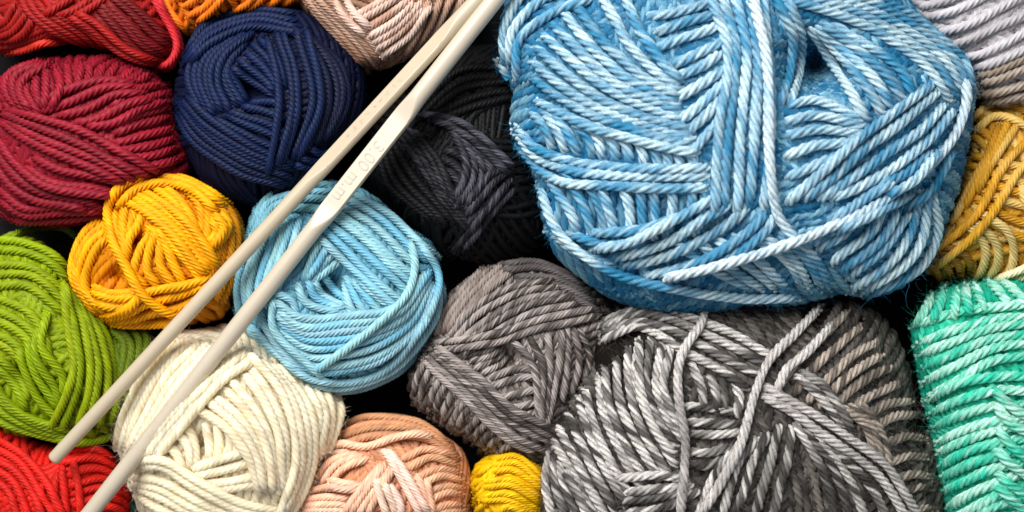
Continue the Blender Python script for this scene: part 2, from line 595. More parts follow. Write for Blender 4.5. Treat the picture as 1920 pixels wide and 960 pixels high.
b.band(v([(60, 470), (200, 600), (400, 720), (600, 810)]), v([(20, 560), (120, 720), (330, 860), (560, 930)]), 7)
b.band(v([(480, 190), (540, 400), (540, 600), (490, 850)]), v([(670, 150), (740, 400), (740, 560), (640, 790)]), 6)
b.band(v([(690, 740), (760, 770), (840, 740)]), v([(620, 820), (690, 840), (760, 820)]), 3)

# ------------------------------------------------ beige ball
v = V(560, 0, 1.92)
b = Ball('dusty beige pink yarn ball at the top edge left of the crochet hooks',
         v([(-60, -150), (-20, 0), (60, 90), (140, 150), (230, 235), (310, 250), (400, 220), (500, 140), (600, 40), (650, -100), (500, -330), (100, -330)]),
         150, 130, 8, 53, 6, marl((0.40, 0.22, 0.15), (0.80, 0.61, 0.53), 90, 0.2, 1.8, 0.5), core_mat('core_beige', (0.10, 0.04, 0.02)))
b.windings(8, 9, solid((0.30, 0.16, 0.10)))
b.band(v([(20, 0), (120, 110), (240, 240)]), v([(80, -20), (220, 80), (350, 220)]), 7, colour=marl((0.30, 0.15, 0.09), (0.50, 0.33, 0.25), 90, 0, 1.5, .3))
b.band(v([(470, 0), (440, 100), (380, 210)]), v([(600, -20), (540, 80), (470, 170)]), 5, colour=marl((0.33, 0.18, 0.12), (0.55, 0.36, 0.27), 90, 0, 1.5, .3))
b.band(v([(200, 60), (290, 10), (350, -20)]), v([(300, 200), (400, 130), (470, 30)]), 8)
b.band(v([(130, 0), (165, 60), (230, 120)]), v([(165, -10), (200, 50), (260, 100)]), 2)

# ------------------------------------------------ black ball
v = V(560, 0, 1.92)
bk = marl((0.007, 0.007, 0.011), (0.11, 0.11, 0.14), 60, -0.2, 2.2, 0.9, comw=.3, plylen=120)
b = Ball('black yarn ball with a slight sheen between the hooks and the big blue one',
         v([(230, 560), (280, 400), (420, 250), (600, 170), (780, 180), (860, 330), (900, 500), (920, 700), (890, 880), (720, 960), (540, 930), (430, 830), (320, 720), (250, 650)]),
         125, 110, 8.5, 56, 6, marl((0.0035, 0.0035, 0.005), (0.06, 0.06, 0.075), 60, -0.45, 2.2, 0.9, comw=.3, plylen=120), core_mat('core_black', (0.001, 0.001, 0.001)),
         dents=[(800, 235, 30, 40)])
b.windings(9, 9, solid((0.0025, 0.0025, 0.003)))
b.band(v([(420, 420), (560, 260), (760, 240)]), v([(480, 440), (600, 390), (790, 340)]), 6, colour=solid((0.004, 0.0035, 0.004)))
b.band(v([(290, 560), (340, 680), (480, 790)]), v([(330, 500), (420, 640), (560, 800)]), 5, colour=solid((0.006, 0.0055, 0.0065)))
b.band(v([(520, 540), (580, 560), (620, 620)]), v([(480, 640), (540, 660), (590, 720)]), 4)
b.band(v([(330, 440), (420, 560), (520, 720), (620, 830)]), v([(420, 480), (500, 580), (560, 700), (650, 790)]), 5)
b.band(v([(550, 460), (600, 560), (600, 640), (560, 720)]), v([(640, 520), (690, 600), (680, 680), (600, 750)]), 4, colour=bk)
b.band(v([(600, 740), (680, 640), (740, 600)]), v([(620, 790), (710, 700), (770, 640)]), 3, colour=bk)
b.band(v([(540, 920), (600, 860), (660, 780), (750, 660)]), v([(590, 900), (640, 840), (700, 760), (770, 680)]), 2, colour=bk)
b.band(v([(450, 410), (560, 430), (660, 490), (780, 610)]), v([(470, 425), (560, 460), (650, 525), (750, 620)]), 2, colour=bk)
b.fuzz(3000, 16, (0.04, 0.04, 0.05), 0.2)

# ------------------------------------------------ lilac grey ball, top right
v = V(1350, 0, 1.6)
b = Ball('pale lilac grey yarn ball in the top right corner',
         v([(540, -100), (580, 60), (660, 150), (750, 220), (780, 300), (860, 340), (1020, 320), (1150, 100), (1120, -150), (800, -280)]),
         130, 120, 10, 66, 5, marl((0.40, 0.38, 0.40), (0.66, 0.64, 0.68), 90, 0.0, 1.5, 0.4), core_mat('core_lilac', (0.09, 0.07, 0.07)))
b.windings(8, 9)
b.band(v([(720, 230), (820, 215), (1000, 130)]), v([(770, 310), (850, 300), (1000, 270)]), 4, colour=marl((0.26, 0.20, 0.15), (0.48, 0.42, 0.38), 90, 0, 1.5, .4))
b.band(v([(590, 30), (700, -10), (900, -110)]), v([(730, 210), (820, 190), (1020, 90)]), 7)

# ------------------------------------------------ mustard ball
v = V(1350, 0, 1.6)
b = Ball('mustard gold yarn ball at the right edge between lilac and mint ones',
         v([(720, 520), (760, 350), (830, 315), (930, 320), (1050, 400), (1100, 600), (1040, 820), (900, 860), (760, 850), (640, 840), (600, 800), (650, 700), (700, 600)]),
         125, 110, 9, 59, 6, solid((0.60, 0.30, 0.020), 0.08, (0.78, 0.54, 0.16)), core_mat('core_mustard', (0.08, 0.035, 0.004)))
b.windings(8, 8)
b.band(v([(770, 470), (860, 490), (1000, 520)]), v([(760, 620), (840, 680), (980, 740)]), 7)
b.band(v([(900, 560), (940, 700), (900, 850)]), v([(990, 540), (1010, 680), (970, 830)]), 4)
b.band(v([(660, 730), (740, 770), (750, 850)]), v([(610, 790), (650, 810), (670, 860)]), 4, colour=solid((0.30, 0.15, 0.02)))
b.band(v([(790, 640), (870, 700), (880, 790), (830, 850)]), v([(740, 670), (790, 740), (790, 800), (760, 850)]), 3, colour=solid((0.72, 0.52, 0.20)))
b.band(v([(700, 660), (770, 530), (840, 370)]), v([(770, 580), (820, 480), (900, 360)]), 3)
b.band(v([(640, 760), (780, 630), (860, 480), (980, 360)]), v([(660, 790), (800, 670), (900, 510), (1010, 400)]), 2)
b.band(v([(750, 370), (800, 320), (900, 325), (1010, 400)]), v([(770, 390), (820, 350), (900, 365), (1000, 430)]), 2)
b.band(v([(790, 850), (860, 825), (960, 785)]), v([(830, 862), (880, 845), (970, 815)]), 2, colour=solid((0.80, 0.70, 0.46)))

# ------------------------------------------------ dark green ball between green and cream
v = V(0, 400, 1.714)
b = Ball('shaded moss green yarn ball, mostly hidden between lime green and cream ones',
         v([(250, 360), (380, 340), (490, 370), (510, 480), (450, 620), (380, 690), (280, 640), (230, 500)]),
         110, 85, 8.5, 56, 6, solid((0.11, 0.17, 0.004)), core_mat('core_moss', (0.012, 0.02, 0.002)))
b.windings(7, 7)
b.band(v([(340, 370), (400, 420), (390, 540)]), v([(440, 370), (470, 420), (430, 560)]), 4)
b = Ball('small bottle green yarn ball deep between red and cream at the bottom edge',
         [(215, 960), (230, 925), (262, 925), (300, 960), (310, 1020), (270, 1060), (225, 1040)],
         75, 60, 7, 46, 6, solid((0.012, 0.055, 0.028)), core_mat('core_bottle', (0.002, 0.01, 0.005)))
b.windings(6, 5)

# ------------------------------------------------ red ball, bottom left
v = V(0, 400, 1.714)
b = Ball('bright red yarn ball in the bottom left corner',
         v([(-120, 720), (0, 680), (150, 735), (300, 745), (370, 780), (415, 880), (425, 960), (380, 1110), (100, 1180), (-120, 1000)]),
         110, 100, 8, 53, 6, solid((0.68, 0.016, 0.010)), core_mat('core_red', (0.16, 0.002, 0.002)))
b.windings(8, 8)
b.band(v([(190, 770), (300, 755), (380, 800)]), v([(240, 980), (340, 940), (410, 960)]), 8)
b.band(v([(150, 850), (130, 920), (140, 990)]), v([(230, 800), (250, 880), (260, 980)]), 4)
b.band(v([(-30, 720), (90, 790), (210, 970)]), v([(-40, 850), (30, 900), (70, 1000)]), 6)

# ------------------------------------------------ green ball
b = Ball('lime green yarn ball at the left edge below the crimson one',
         v([(-150, 400), (-100, 170), (0, 75), (130, 90), (210, 170), (260, 270), (340, 380), (375, 500), (385, 620), (370, 700), (250, 748), (100, 725), (0, 695), (-120, 600)]),
         140, 125, 9, 59, 6, solid((0.24, 0.33, 0.002)), core_mat('core_lime', (0.06, 0.09, 0.002)),
         dents=[(40, 705, 26, 40)])
b.windings(9, 9)
b.band(v([(-40, 80), (80, 95), (180, 140), (240, 220)]), v([(-40, 240), (80, 230), (160, 280), (210, 320)]), 6)
b.band(v([(-30, 260), (100, 330), (150, 420), (150, 500)]), v([(-40, 500), (0, 500), (50, 560), (80, 620)]), 8)
b.band(v([(150, 330), (130, 430), (200, 520), (200, 590)]), v([(60, 440), (90, 520), (130, 600), (180, 650)]), 4)
b.band(v([(-30, 520), (20, 600), (100, 660), (200, 690)]), v([(-40, 650), (60, 690), (160, 720), (240, 735)]), 5)
b.band(v([(200, 220), (225, 400), (235, 520), (170, 690)]), v([(240, 250), (340, 390), (370, 560), (350, 700)]), 7)
b.band(v([(160, 720), (240, 738), (330, 725), (375, 690)]))
b.band(v([(20, 75), (110, 50), (200, 45), (265, 100), (250, 150)]), colour=solid((0.17, 0.24, 0.008)))

# ------------------------------------------------ peach ball
v = V(500, 660, 3.2)
b = Ball('peach yarn ball at the bottom edge right of the cream one',
         v([(100, 960), (220, 780), (330, 600), (430, 480), (510, 420), (620, 365), (780, 370), (900, 400), (1050, 490), (1180, 600), (1225, 750), (1235, 900), (1200, 1150), (700, 1350), (200, 1250)]),
         130, 125, 8.5, 56, 6, solid((0.92, 0.54, 0.37)), core_mat('core_peach', (0.30, 0.11, 0.05)), depth=0.75)
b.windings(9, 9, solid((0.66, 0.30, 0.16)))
b.band(v([(420, 480), (600, 395), (900, 420), (1100, 560)]), v([(400, 570), (650, 500), (950, 520), (1170, 660)]), 5, colour=solid((0.62, 0.29, 0.15)))  # top strands: the shadow here is painted in as a darker colour
b.band(v([(800, 650), (950, 580), (1120, 620)]), v([(900, 820), (1050, 740), (1210, 780)]), 5, colour=solid((0.84, 0.45, 0.27)))  # this and the next right-side band have shade painted into their colour
b.band(v([(950, 850), (1080, 800), (1215, 830)]), v([(1000, 1000), (1080, 960), (1210, 960)]), 5, colour=solid((0.84, 0.45, 0.27)))
b.band(v([(280, 740), (350, 630), (520, 590)]), v([(360, 820), (460, 700), (620, 640)]), 4)
b.band(v([(200, 860), (350, 815), (520, 830)]), v([(130, 970), (300, 950), (480, 950)]), 4)
b.band(v([(380, 770), (460, 785), (570, 800)]), v([(380, 810), (450, 820), (550, 830)]), 2)
b.band(v([(450, 980), (560, 830), (690, 670)]), v([(600, 980), (660, 860), (760, 700)]), 4)
b.band(v([(860, 760), (900, 860), (930, 980)]), v([(960, 760), (980, 860), (1000, 980)]), 3)
b.band(v([(650, 770), (690, 880), (720, 980)]), v([(740, 790), (790, 890), (820, 990)]), 3, colour=solid((0.92, 0.66, 0.54)))
b.band(v([(690, 590), (740, 640), (830, 800), (930, 980)]), v([(720, 590), (780, 650), (870, 790), (970, 960)]), 2, colour=solid((0.92, 0.66, 0.54)))
b.band(v([(370, 590), (450, 550), (600, 565), (760, 510), (900, 490), (1010, 520)]))

# ------------------------------------------------ yellow ball
b = Ball('small bright yellow yarn ball at the bottom edge between peach and dark grey',
         v([(1215, 760), (1260, 670), (1370, 600), (1490, 590), (1630, 660), (1710, 760), (1710, 900), (1640, 1050), (1450, 1120), (1260, 1050), (1225, 900)]),
         135, 115, 7.4, 48, 6, solid((0.98, 0.55, 0.004), 0.05), core_mat('core_yellow', (0.30, 0.12, 0.002)))
b.windings(7, 7)
b.band(v([(1250, 740), (1290, 720), (1400, 630)]), v([(1240, 980), (1290, 930), (1360, 880)]), 7, colour=solid((0.95, 0.54, 0.004)))
b.band(v([(1370, 640), (1510, 630), (1660, 760)]), v([(1290, 900), (1450, 890), (1640, 980)]), 8)
b.band(v([(1390, 965), (1450, 930), (1550, 960)]), v([(1400, 990), (1450, 965), (1540, 990)]), 2)

# ------------------------------------------------ warm grey ball
v = V(740, 460, 1.92)
b = Ball('taupe grey yarn ball with wide crossing bands below the black one',
         v([(30, 470), (80, 370), (130, 270), (200, 160), (330, 70), (460, 45), (620, 90), (740, 170), (790, 270), (740, 440), (660, 580), (620, 720), (540, 785), (400, 770), (280, 725), (130, 625), (60, 560)]),
         135, 125, 8, 53, 6, marl((0.05, 0.04, 0.035), (0.52, 0.455, 0.43), 80, -0.1, 2.4, 0.8, comw=.4, plylen=200), core_mat('core_taupe', (0.02, 0.014, 0.010)),
         dents=[(740 + 400 / 1.92, 460 + 410 / 1.92, 26, 65)])
b.windings(9, 9)
b.band(v([(150, 330), (190, 230), (330, 70)]), v([(250, 270), (330, 170), (460, 60)]), 6, colour=marl((0.12, 0.085, 0.07), (0.40, 0.34, 0.31), 90, 0, 1.5, .5))
b.band(v([(380, 70), (520, 60), (680, 130)]), v([(480, 160), (620, 180), (760, 250)]), 6, colour=marl((0.07, 0.06, 0.06), (0.24, 0.22, 0.22), 90, -.2, 1.3, .3))
b.band(v([(330, 480), (430, 440), (510, 450)]), v([(430, 620), (490, 610), (540, 580)]), 6)
b.band(v([(240, 400), (330, 375), (375, 350)]), v([(310, 460), (370, 430), (400, 400)]), 4)
b.band(v([(620, 290), (620, 400), (600, 560)]), v([(660, 300), (700, 400), (670, 520)]), 3)
b.band(v([(420, 330), (500, 430), (515, 560), (520, 660)]), v([(610, 300), (590, 430), (565, 560), (540, 670)]), 5)
b.band(v([(200, 330), (280, 230), (420, 150), (570, 130)]), v([(240, 400), (340, 330), (500, 240), (660, 210)]), 6)
b.band(v([(140, 355), (330, 325), (520, 265), (730, 225)]), v([(160, 380), (340, 355), (560, 290), (760, 250)]), 2)
b.band(v([(120, 400), (80, 490), (70, 570)]), v([(440, 700), (380, 740), (360, 775)]), 13)
b.band(v([(160, 370), (280, 460), (430, 590), (610, 680)]), v([(90, 400), (240, 540), (400, 690), (540, 760)]), 6)

# ------------------------------------------------ cream ball
v = V(200, 600, 2.667)
b = Ball('soft cream white yarn ball beneath the ends of the crochet hooks',
         v([(15, 600), (50, 520), (90, 400), (120, 260), (200, 120), (330, 50), (550, 20), (720, 50), (880, 150), (1030, 270), (1160, 360), (1185, 450), (1155, 580), (1090, 730), (1010, 900), (900, 1120), (600, 1220), (300, 1120), (160, 960), (110, 860), (50, 700)]),
         155, 140, 9.9, 62, 5, solid((0.99, 0.81, 0.56), 0.02), core_mat('core_cream', (0.6, 0.45, 0.24)), mat=WOOLLY, depth=0.3,
         dents=[(200 + 480 / 2.667, 600 + 620 / 2.667, 24, 55)])
b.windings(9, 9)
b.band(v([(350, 80), (200, 250), (90, 480), (50, 640)]), v([(580, 150), (400, 330), (280, 520), (180, 680)]), 8)
b.band(v([(490, 500), (520, 620), (510, 700)]), v([(660, 520), (660, 620), (640, 670)]), 5)
b.band(v([(380, 500), (440, 600), (450, 740)]), v([(220, 660), (290, 700), (360, 770)]), 5)
b.band(v([(430, 740), (560, 700), (720, 650)]), v([(480, 860), (700, 830), (850, 800)]), 5)
b.band(v([(1000, 330), (1070, 480), (1050, 700)]), v([(1160, 400), (1170, 480), (1100, 680)]), 4)
b.band(v([(460, 450), (600, 540), (700, 670), (770, 850)]), v([(720, 230), (830, 420), (890, 600), (890, 880)]), 8)
b.band(v([(680, 150), (480, 320), (300, 520), (150, 690)]), v([(740, 200), (580, 300), (460, 430), (240, 700)]), 5)
b.band(v([(120, 720), (280, 700), (480, 820), (700, 930), (900, 960)]), v([(150, 880), (260, 940), (420, 1010), (600, 1060), (700, 1080)]), 7)
b.band(v([(730, 190), (860, 330), (930, 500), (950, 700), (870, 960)]), v([(860, 240), (1000, 420), (1040, 620), (1010, 800), (900, 1010)]), 5)
b.fuzz(9000, 15, (0.87, 0.80, 0.62), 0.24)

# ------------------------------------------------ light blue ball
v = V(400, 300, 2.087)
b = Ball('light sky blue yarn ball lying under the two crochet hooks',
         v([(62, 500), (85, 370), (125, 270), (150, 180), (230, 105), (380, 78), (500, 85), (620, 135), (760, 255), (865, 335), (900, 480), (888, 600), (835, 720), (720, 825), (600, 893), (450, 908), (330, 855), (210, 745), (120, 655), (78, 580)]),
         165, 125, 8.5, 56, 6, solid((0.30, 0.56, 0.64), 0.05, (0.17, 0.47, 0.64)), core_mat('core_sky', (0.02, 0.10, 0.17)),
         dents=[(400 + 470 / 2.087, 300 + 500 / 2.087, 50, 80)])
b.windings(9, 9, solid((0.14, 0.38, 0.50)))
b.band(v([(420, 300), (380, 400), (350, 470)]), v([(500, 390), (430, 440), (380, 480)]), 4)
b.band(v([(330, 480), (370, 560), (500, 600)]), v([(430, 450), (480, 520), (540, 560)]), 4)
b.band(v([(510, 470), (530, 560), (560, 620)]), v([(560, 470), (650, 540), (730, 600)]), 5)
b.band(v([(340, 220), (310, 330), (260, 480), (230, 570)]), v([(180, 240), (120, 380), (90, 500), (110, 620)]), 8)
b.band(v([(240, 520), (310, 560), (320, 640)]), v([(235, 600), (250, 640), (280, 690)]), 3)
b.band(v([(150, 290), (200, 160), (330, 100), (480, 95)]), v([(190, 290), (260, 200), (370, 190), (500, 200)]), 5, colour=solid((0.16, 0.40, 0.46)))
b.band(v([(540, 130), (680, 200), (790, 310), (870, 370)]), v([(410, 290), (530, 410), (650, 520), (740, 590)]), 9)
b.band(v([(250, 560), (350, 620), (560, 605), (720, 570), (830, 440)]), v([(290, 760), (420, 830), (640, 790), (800, 650), (860, 480)]), 9)
b.band(v([(185, 560), (200, 650), (280, 760), (400, 860)]), v([(230, 540), (235, 650), (300, 740), (420, 840)]), 2)
b.band(v([(110, 620), (240, 750), (370, 855), (560, 865), (720, 780), (850, 600), (870, 480)]), v([(85, 580), (200, 740), (340, 870), (520, 905), (720, 830), (885, 640), (895, 500)]), 3)
b.band(v([(765, 310), (790, 420), (755, 530), (650, 640), (520, 740), (380, 840)]))
b.band(v([(800, 330), (870, 410), (880, 500), (830, 640)]))

# ------------------------------------------------ amber ball
v = V(120, 310, 3)
b = Ball('amber yellow yarn ball with a single loose strand looped over its front',
         v([(28, 590), (55, 450), (130, 350), (225, 290), (240, 190), (330, 90), (450, 48), (600, 45), (760, 80), (900, 165), (990, 280), (1030, 420), (1010, 560), (950, 760), (880, 870), (700, 905), (500, 912), (200, 885), (105, 780), (50, 670)]),
         160, 115, 9.8, 62, 6, solid((0.86, 0.37, 0.001), 0.05), core_mat('core_amber', (0.26, 0.07, 0.001)),
         dents=[(120 + 410 / 3, 310 + 430 / 3, 20, 50), (120 + 310 / 3, 310 + 620 / 3, 16, 40)])
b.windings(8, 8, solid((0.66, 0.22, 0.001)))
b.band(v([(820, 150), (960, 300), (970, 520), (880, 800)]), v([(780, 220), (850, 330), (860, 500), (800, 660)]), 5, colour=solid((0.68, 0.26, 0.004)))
b.band(v([(240, 290), (110, 390), (40, 560), (80, 700), (190, 850)]), v([(250, 400), (180, 480), (120, 620), (130, 720), (220, 810)]), 5)
b.band(v([(150, 680), (260, 720), (430, 715)]), v([(150, 770), (280, 800), (430, 770)]), 4)
b.band(v([(290, 220), (290, 340), (330, 500), (340, 560)]), v([(440, 260), (420, 330), (360, 430), (360, 500)]), 4)
b.band(v([(470, 330), (480, 400), (430, 470), (390, 600), (470, 700)]), v([(560, 390), (640, 470), (730, 570), (780, 660)]), 6)
b.band(v([(480, 110), (620, 220), (740, 400)]), v([(720, 120), (810, 230), (810, 420)]), 4)
b.band(v([(860, 260), (925, 340), (830, 490)]), v([(830, 310), (860, 380), (800, 450)]), 3)
b.band(v([(310, 190), (470, 275), (620, 400), (800, 620)]), v([(400, 120), (600, 240), (760, 400), (860, 570)]), 4)
b.band(v([(180, 860), (350, 810), (480, 715), (830, 640)]), v([(240, 895), (500, 890), (700, 850), (830, 700)]), 5)
b.band(v([(270, 220), (330, 110), (500, 55), (700, 85), (920, 210)]), v([(300, 240), (400, 140), (560, 100), (720, 140), (860, 260)]), 3)
b.band(v([(500, 60), (350, 95), (270, 180), (245, 280), (275, 440), (350, 570), (420, 700), (530, 800), (660, 860)]), lift=.8)

# ------------------------------------------------ mint ball
v = V(1200, 500, 2.0875)
mint = marl((0.003, 0.60, 0.40), (0.62, 0.93, 0.82), 80, 0.05, 2.0, 0.65)
md = marl((0.0, 0.42, 0.27), (0.1, 0.65, 0.46), 80, -0.3, 2.0, 0.6)
b = Ball('mint green and white yarn ball in the bottom right corner',
         v([(1055, 230), (1130, 100), (1300, 60), (1503, 45), (1750, 100), (1950, 400), (1900, 900), (1500, 1280), (1270, 1150), (1190, 920), (1130, 620), (1080, 400)]),
         170, 165, 10.3, 66, 4, mint, core_mat('core_mint', (0.005, 0.16, 0.10)), mat=SOFT)
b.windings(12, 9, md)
b.band(v([(1070, 240), (1200, 190), (1350, 160), (1620, 140)]), v([(1120, 520), (1250, 440), (1400, 360), (1620, 340)]), 7)
b.band(v([(1120, 530), (1250, 460), (1400, 430), (1620, 440)]), v([(1210, 1000), (1330, 930), (1460, 860)]), 11)
b.band(v([(1240, 1040), (1350, 960), (1500, 900)]), v([(1300, 1120), (1450, 1050), (1560, 1000)]), 3)
b.band(v([(1390, 480), (1480, 570), (1650, 620)]), v([(1390, 860), (1503, 960), (1600, 1060)]), 7)
b.band(v([(1080, 240), (1100, 190), (1150, 110)]), v([(1500, 130), (1450, 80), (1400, 45)]), 8)
b.fuzz(8000, 12, (0.02, 0.60, 0.40), 0.2)

# ------------------------------------------------ grey marl ball
v = V(1200, 500, 2.0875)
w_ = V(740, 460, 1.92)
gl = marl((0.22, 0.20, 0.19), (0.72, 0.69, 0.67), 90, 0.6, 1.6, 0.5)
gm = marl((0.03, 0.027, 0.027), (0.76, 0.73, 0.70), 80, -0.02, 2.6, 1.0, comw=0.35, plylen=170)
gw = marl((0.018, 0.016, 0.015), (0.20, 0.18, 0.16), 60, -0.2, 2.0, 0.8)
gd = marl((0.04, 0.032, 0.026), (0.60, 0.51, 0.43), 80, 0.0, 2.0, 0.9, comw=0.35, plylen=170)
b = Ball('large black and white marled grey yarn ball at the bottom edge',
         v([(-410, 960), (-370, 760), (-330, 600), (-220, 400), (-190, 230), (0, 145), (270, 120), (560, 120), (800, 125), (970, 200), (1060, 380), (1110, 560), (1160, 780), (1180, 960), (1050, 1300), (400, 1500), (-150, 1350)]),
         180, 170, 9.6, 62, 4, gm, core_mat('core_marl', (0.012, 0.010, 0.009)), mat=SOFT)
b.windings(12, 11, gw)
b.band(v([(540, 480), (630, 360), (760, 220), (840, 165)]), v([(900, 650), (980, 590), (1100, 580)]), 9, colour=gd)
b.band(v([(960, 690), (1050, 670), (1130, 690)]), v([(1020, 980), (1100, 940), (1180, 960)]), 6, colour=gd)
b.band(w_([(540, 640), (620, 780), (700, 930), (740, 1010)]), w_([(880, 340), (870, 480), (920, 640), (1020, 800)]), 11)
b.band(w_([(560, 720), (540, 860), (580, 1000)]), w_([(610, 800), (660, 900), (720, 1010)]), 4)
b.band(v([(0, 300), (0, 480), (60, 640), (140, 740)]), v([(120, 300), (90, 450), (120, 560), (170, 640)]), 4)
b.band(v([(-60, 830), (60, 820), (200, 830)]), v([(-60, 960), (80, 940), (200, 890)]), 4)
b.band(v([(190, 550), (290, 555), (400, 580)]), v([(190, 780), (270, 780), (350, 740)]), 6)
b.band(v([(200, 380), (240, 470), (250, 550)]), v([(380, 470), (390, 510), (380, 570)]), 5)
b.band(v([(-150, 290), (0, 240), (200, 340), (430, 480)]), v([(-150, 215), (40, 165), (280, 230), (520, 350)]), 5)
b.band(v([(790, 550), (880, 620), (930, 760)]), v([(850, 530), (940, 640), (980, 800)]), 3, colour=gd)
b.band(v([(400, 690), (300, 800), (230, 980)]), v([(600, 610), (570, 780), (510, 990)]), 6)
b.band(v([(600, 610), (690, 740), (740, 870), (760, 990)]), v([(720, 690), (870, 820), (980, 990)]), 4)
b.band(v([(600, 425), (690, 490), (760, 570), (810, 640)]), v([(630, 415), (720, 470), (790, 560), (830, 630)]), 2)
b.band(v([(480, 500), (620, 590), (780, 700), (930, 820), (1050, 990)]), v([(500, 475), (655, 565), (810, 670), (970, 790), (1090, 970)]), 2, lift=.4, colour=gl)
b.band(v([(750, 230), (650, 340), (575, 400), (535, 490)]), colour=gl, lift=.6)
b.band(v([(690, 150), (600, 250), (500, 360), (445, 480), (400, 640), (330, 790), (230, 960)]), v([(720, 160), (620, 260), (515, 375), (460, 490), (425, 640), (360, 790), (260, 970)]), 1, lift=.8, colour=gl)
b.band(v([(265, 140), (235, 230), (180, 310), (150, 400), (158, 560), (178, 700), (160, 990)]), lift=1.0, colour=gl)
b.fuzz(14000, 17, (0.16, 0.15, 0.14), 0.2)

# ------------------------------------------------ big blue ball
v = V(900, 0, 1.6)
q = V(1350, 0, 1.6)
bw = marl((0.08, 0.34, 0.56), (0.74, 0.85, 0.89), 110, 0.55, 1.8, 0.5)
bl = marl((0.010, 0.215, 0.41), (0.64, 0.82, 0.86), 90, -0.06, 2.0, 0.5, comw=0.65, plylen=110)
bd = marl((0.006, 0.13, 0.28), (0.28, 0.54, 0.66), 80, -0.4, 2.2, 0.6)
b = Ball('biggest ball, blue and white marled yarn filling the upper right',
         v([(55, 150), (65, 30), (140, -90), (400, -220), (800, -250), (1150, -150), (1320, 40), (1430, 150), (1485, 240), (1485, 330), (1465, 450), (1430, 600), (1370, 740), (1290, 850), (1190, 890), (1080, 885), (980, 915), (800, 930), (600, 945), (420, 905), (300, 830), (200, 730), (165, 620), (145, 500), (90, 390), (95, 280), (80, 220)]),
         230, 200, 10.4, 74, 4, bl, core_mat('core_blue', (0.008, 0.08, 0.19)), mat=SOFT,
         dents=[(1526, 120, 52, 200), (1350 + 560 / 1.6, 640 / 1.6, 28, 50)])
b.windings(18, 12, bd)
b.band(v([(150, 330), (190, 380), (220, 450)]), v([(600, 430), (640, 470), (650, 530)]), 13)
b.band(v([(200, 530), (270, 640), (300, 730)]), v([(680, 540), (670, 620), (640, 710)]), 11)
b.band(v([(500, 50), (600, 30), (720, 0)]), v([(620, 470), (680, 400), (740, 330)]), 10)
b.band(v([(150, 290), (300, 370), (450, 415), (650, 460)]), v([(430, -20), (470, 80), (530, 165), (600, 240)]), 11, mid=v([(200, 80), (300, 180), (430, 275), (610, 350)]))
b.band(v([(110, 230), (120, 120), (220, 40), (340, -10)]), v([(75, 190), (70, 90), (130, -10), (230, -60)]), 3)
b.band(v([(100, 370), (180, 450), (380, 500), (690, 505)]), v([(105, 430), (200, 525), (350, 560), (690, 560)]), 3)
b.band(q([(190, 320), (300, 300), (440, 370)]), q([(190, 530), (300, 490), (440, 440)]), 6)
b.band(q([(270, 80), (340, 190), (450, 370)]), q([(330, 70), (520, 190), (590, 290)]), 6)
b.band(q([(270, 730), (340, 690), (390, 630)]), q([(380, 830), (500, 740), (580, 620)]), 6)
b.band(q([(80, 700), (200, 780), (260, 880)]), q([(220, 700), (300, 790), (330, 880)]), 5)
b.band(v([(580, 720), (700, 810), (820, 870)]), v([(760, 700), (860, 800), (930, 870)]), 5)
b.band(v([(210, 700), (300, 760), (420, 790)]), v([(330, 700), (480, 690), (600, 650)]), 3)
b.band(v([(330, 750), (460, 720), (580, 660), (710, 590)]), v([(520, 850), (700, 800), (850, 700), (890, 640)]), 6)
b.band(q([(400, 865), (500, 800), (570, 700), (600, 570)]), q([(450, 885), (590, 810), (650, 700), (635, 560)]), 3)
b.band(q([(210, 600), (350, 470), (500, 350), (640, 245)]), q([(330, 600), (480, 530), (620, 430), (690, 340)]), 5)
b.band(q([(150, -20), (400, 60), (600, 180), (700, 320)]), q([(380, -60), (580, 50), (720, 170), (755, 270)]), 6)
b.band(v([(690, -20), (745, 150), (720, 350), (700, 630)]), v([(850, -20), (870, 250), (865, 480), (850, 610)]), 6)
b.band(q([(160, -10), (215, 100), (210, 210), (180, 310)]), q([(195, -10), (245, 110), (235, 220), (205, 320)]), 2)
b.band(v([(815, -30), (862, 200), (868, 480), (895, 640), (960, 730)]), lift=.8, colour=bw)
b.band(v([(170, 545), (225, 690), (370, 800), (580, 855), (800, 890), (970, 885)]), v([(180, 560), (260, 720), (420, 830), (620, 880), (800, 905), (960, 900)]), 1)
b.band(v([(1448, 230), (1462, 300), (1420, 410), (1300, 540), (1120, 650), (900, 740), (730, 795), (560, 835)]), lift=.9, colour=bw)
b.band(v([(10, 178), (50, 186), (90, 235)]), tuck=False)
b.band(q([(470, 560), (560, 520), (640, 450)]), q([(560, 620), (640, 560), (700, 440)]), 3)
b.band(q([(330, 660), (420, 600), (520, 540)]), q([(360, 690), (440, 650), (560, 590)]), 2)
b.fuzz(30000, 12, (0.04, 0.26, 0.50), 0.2)


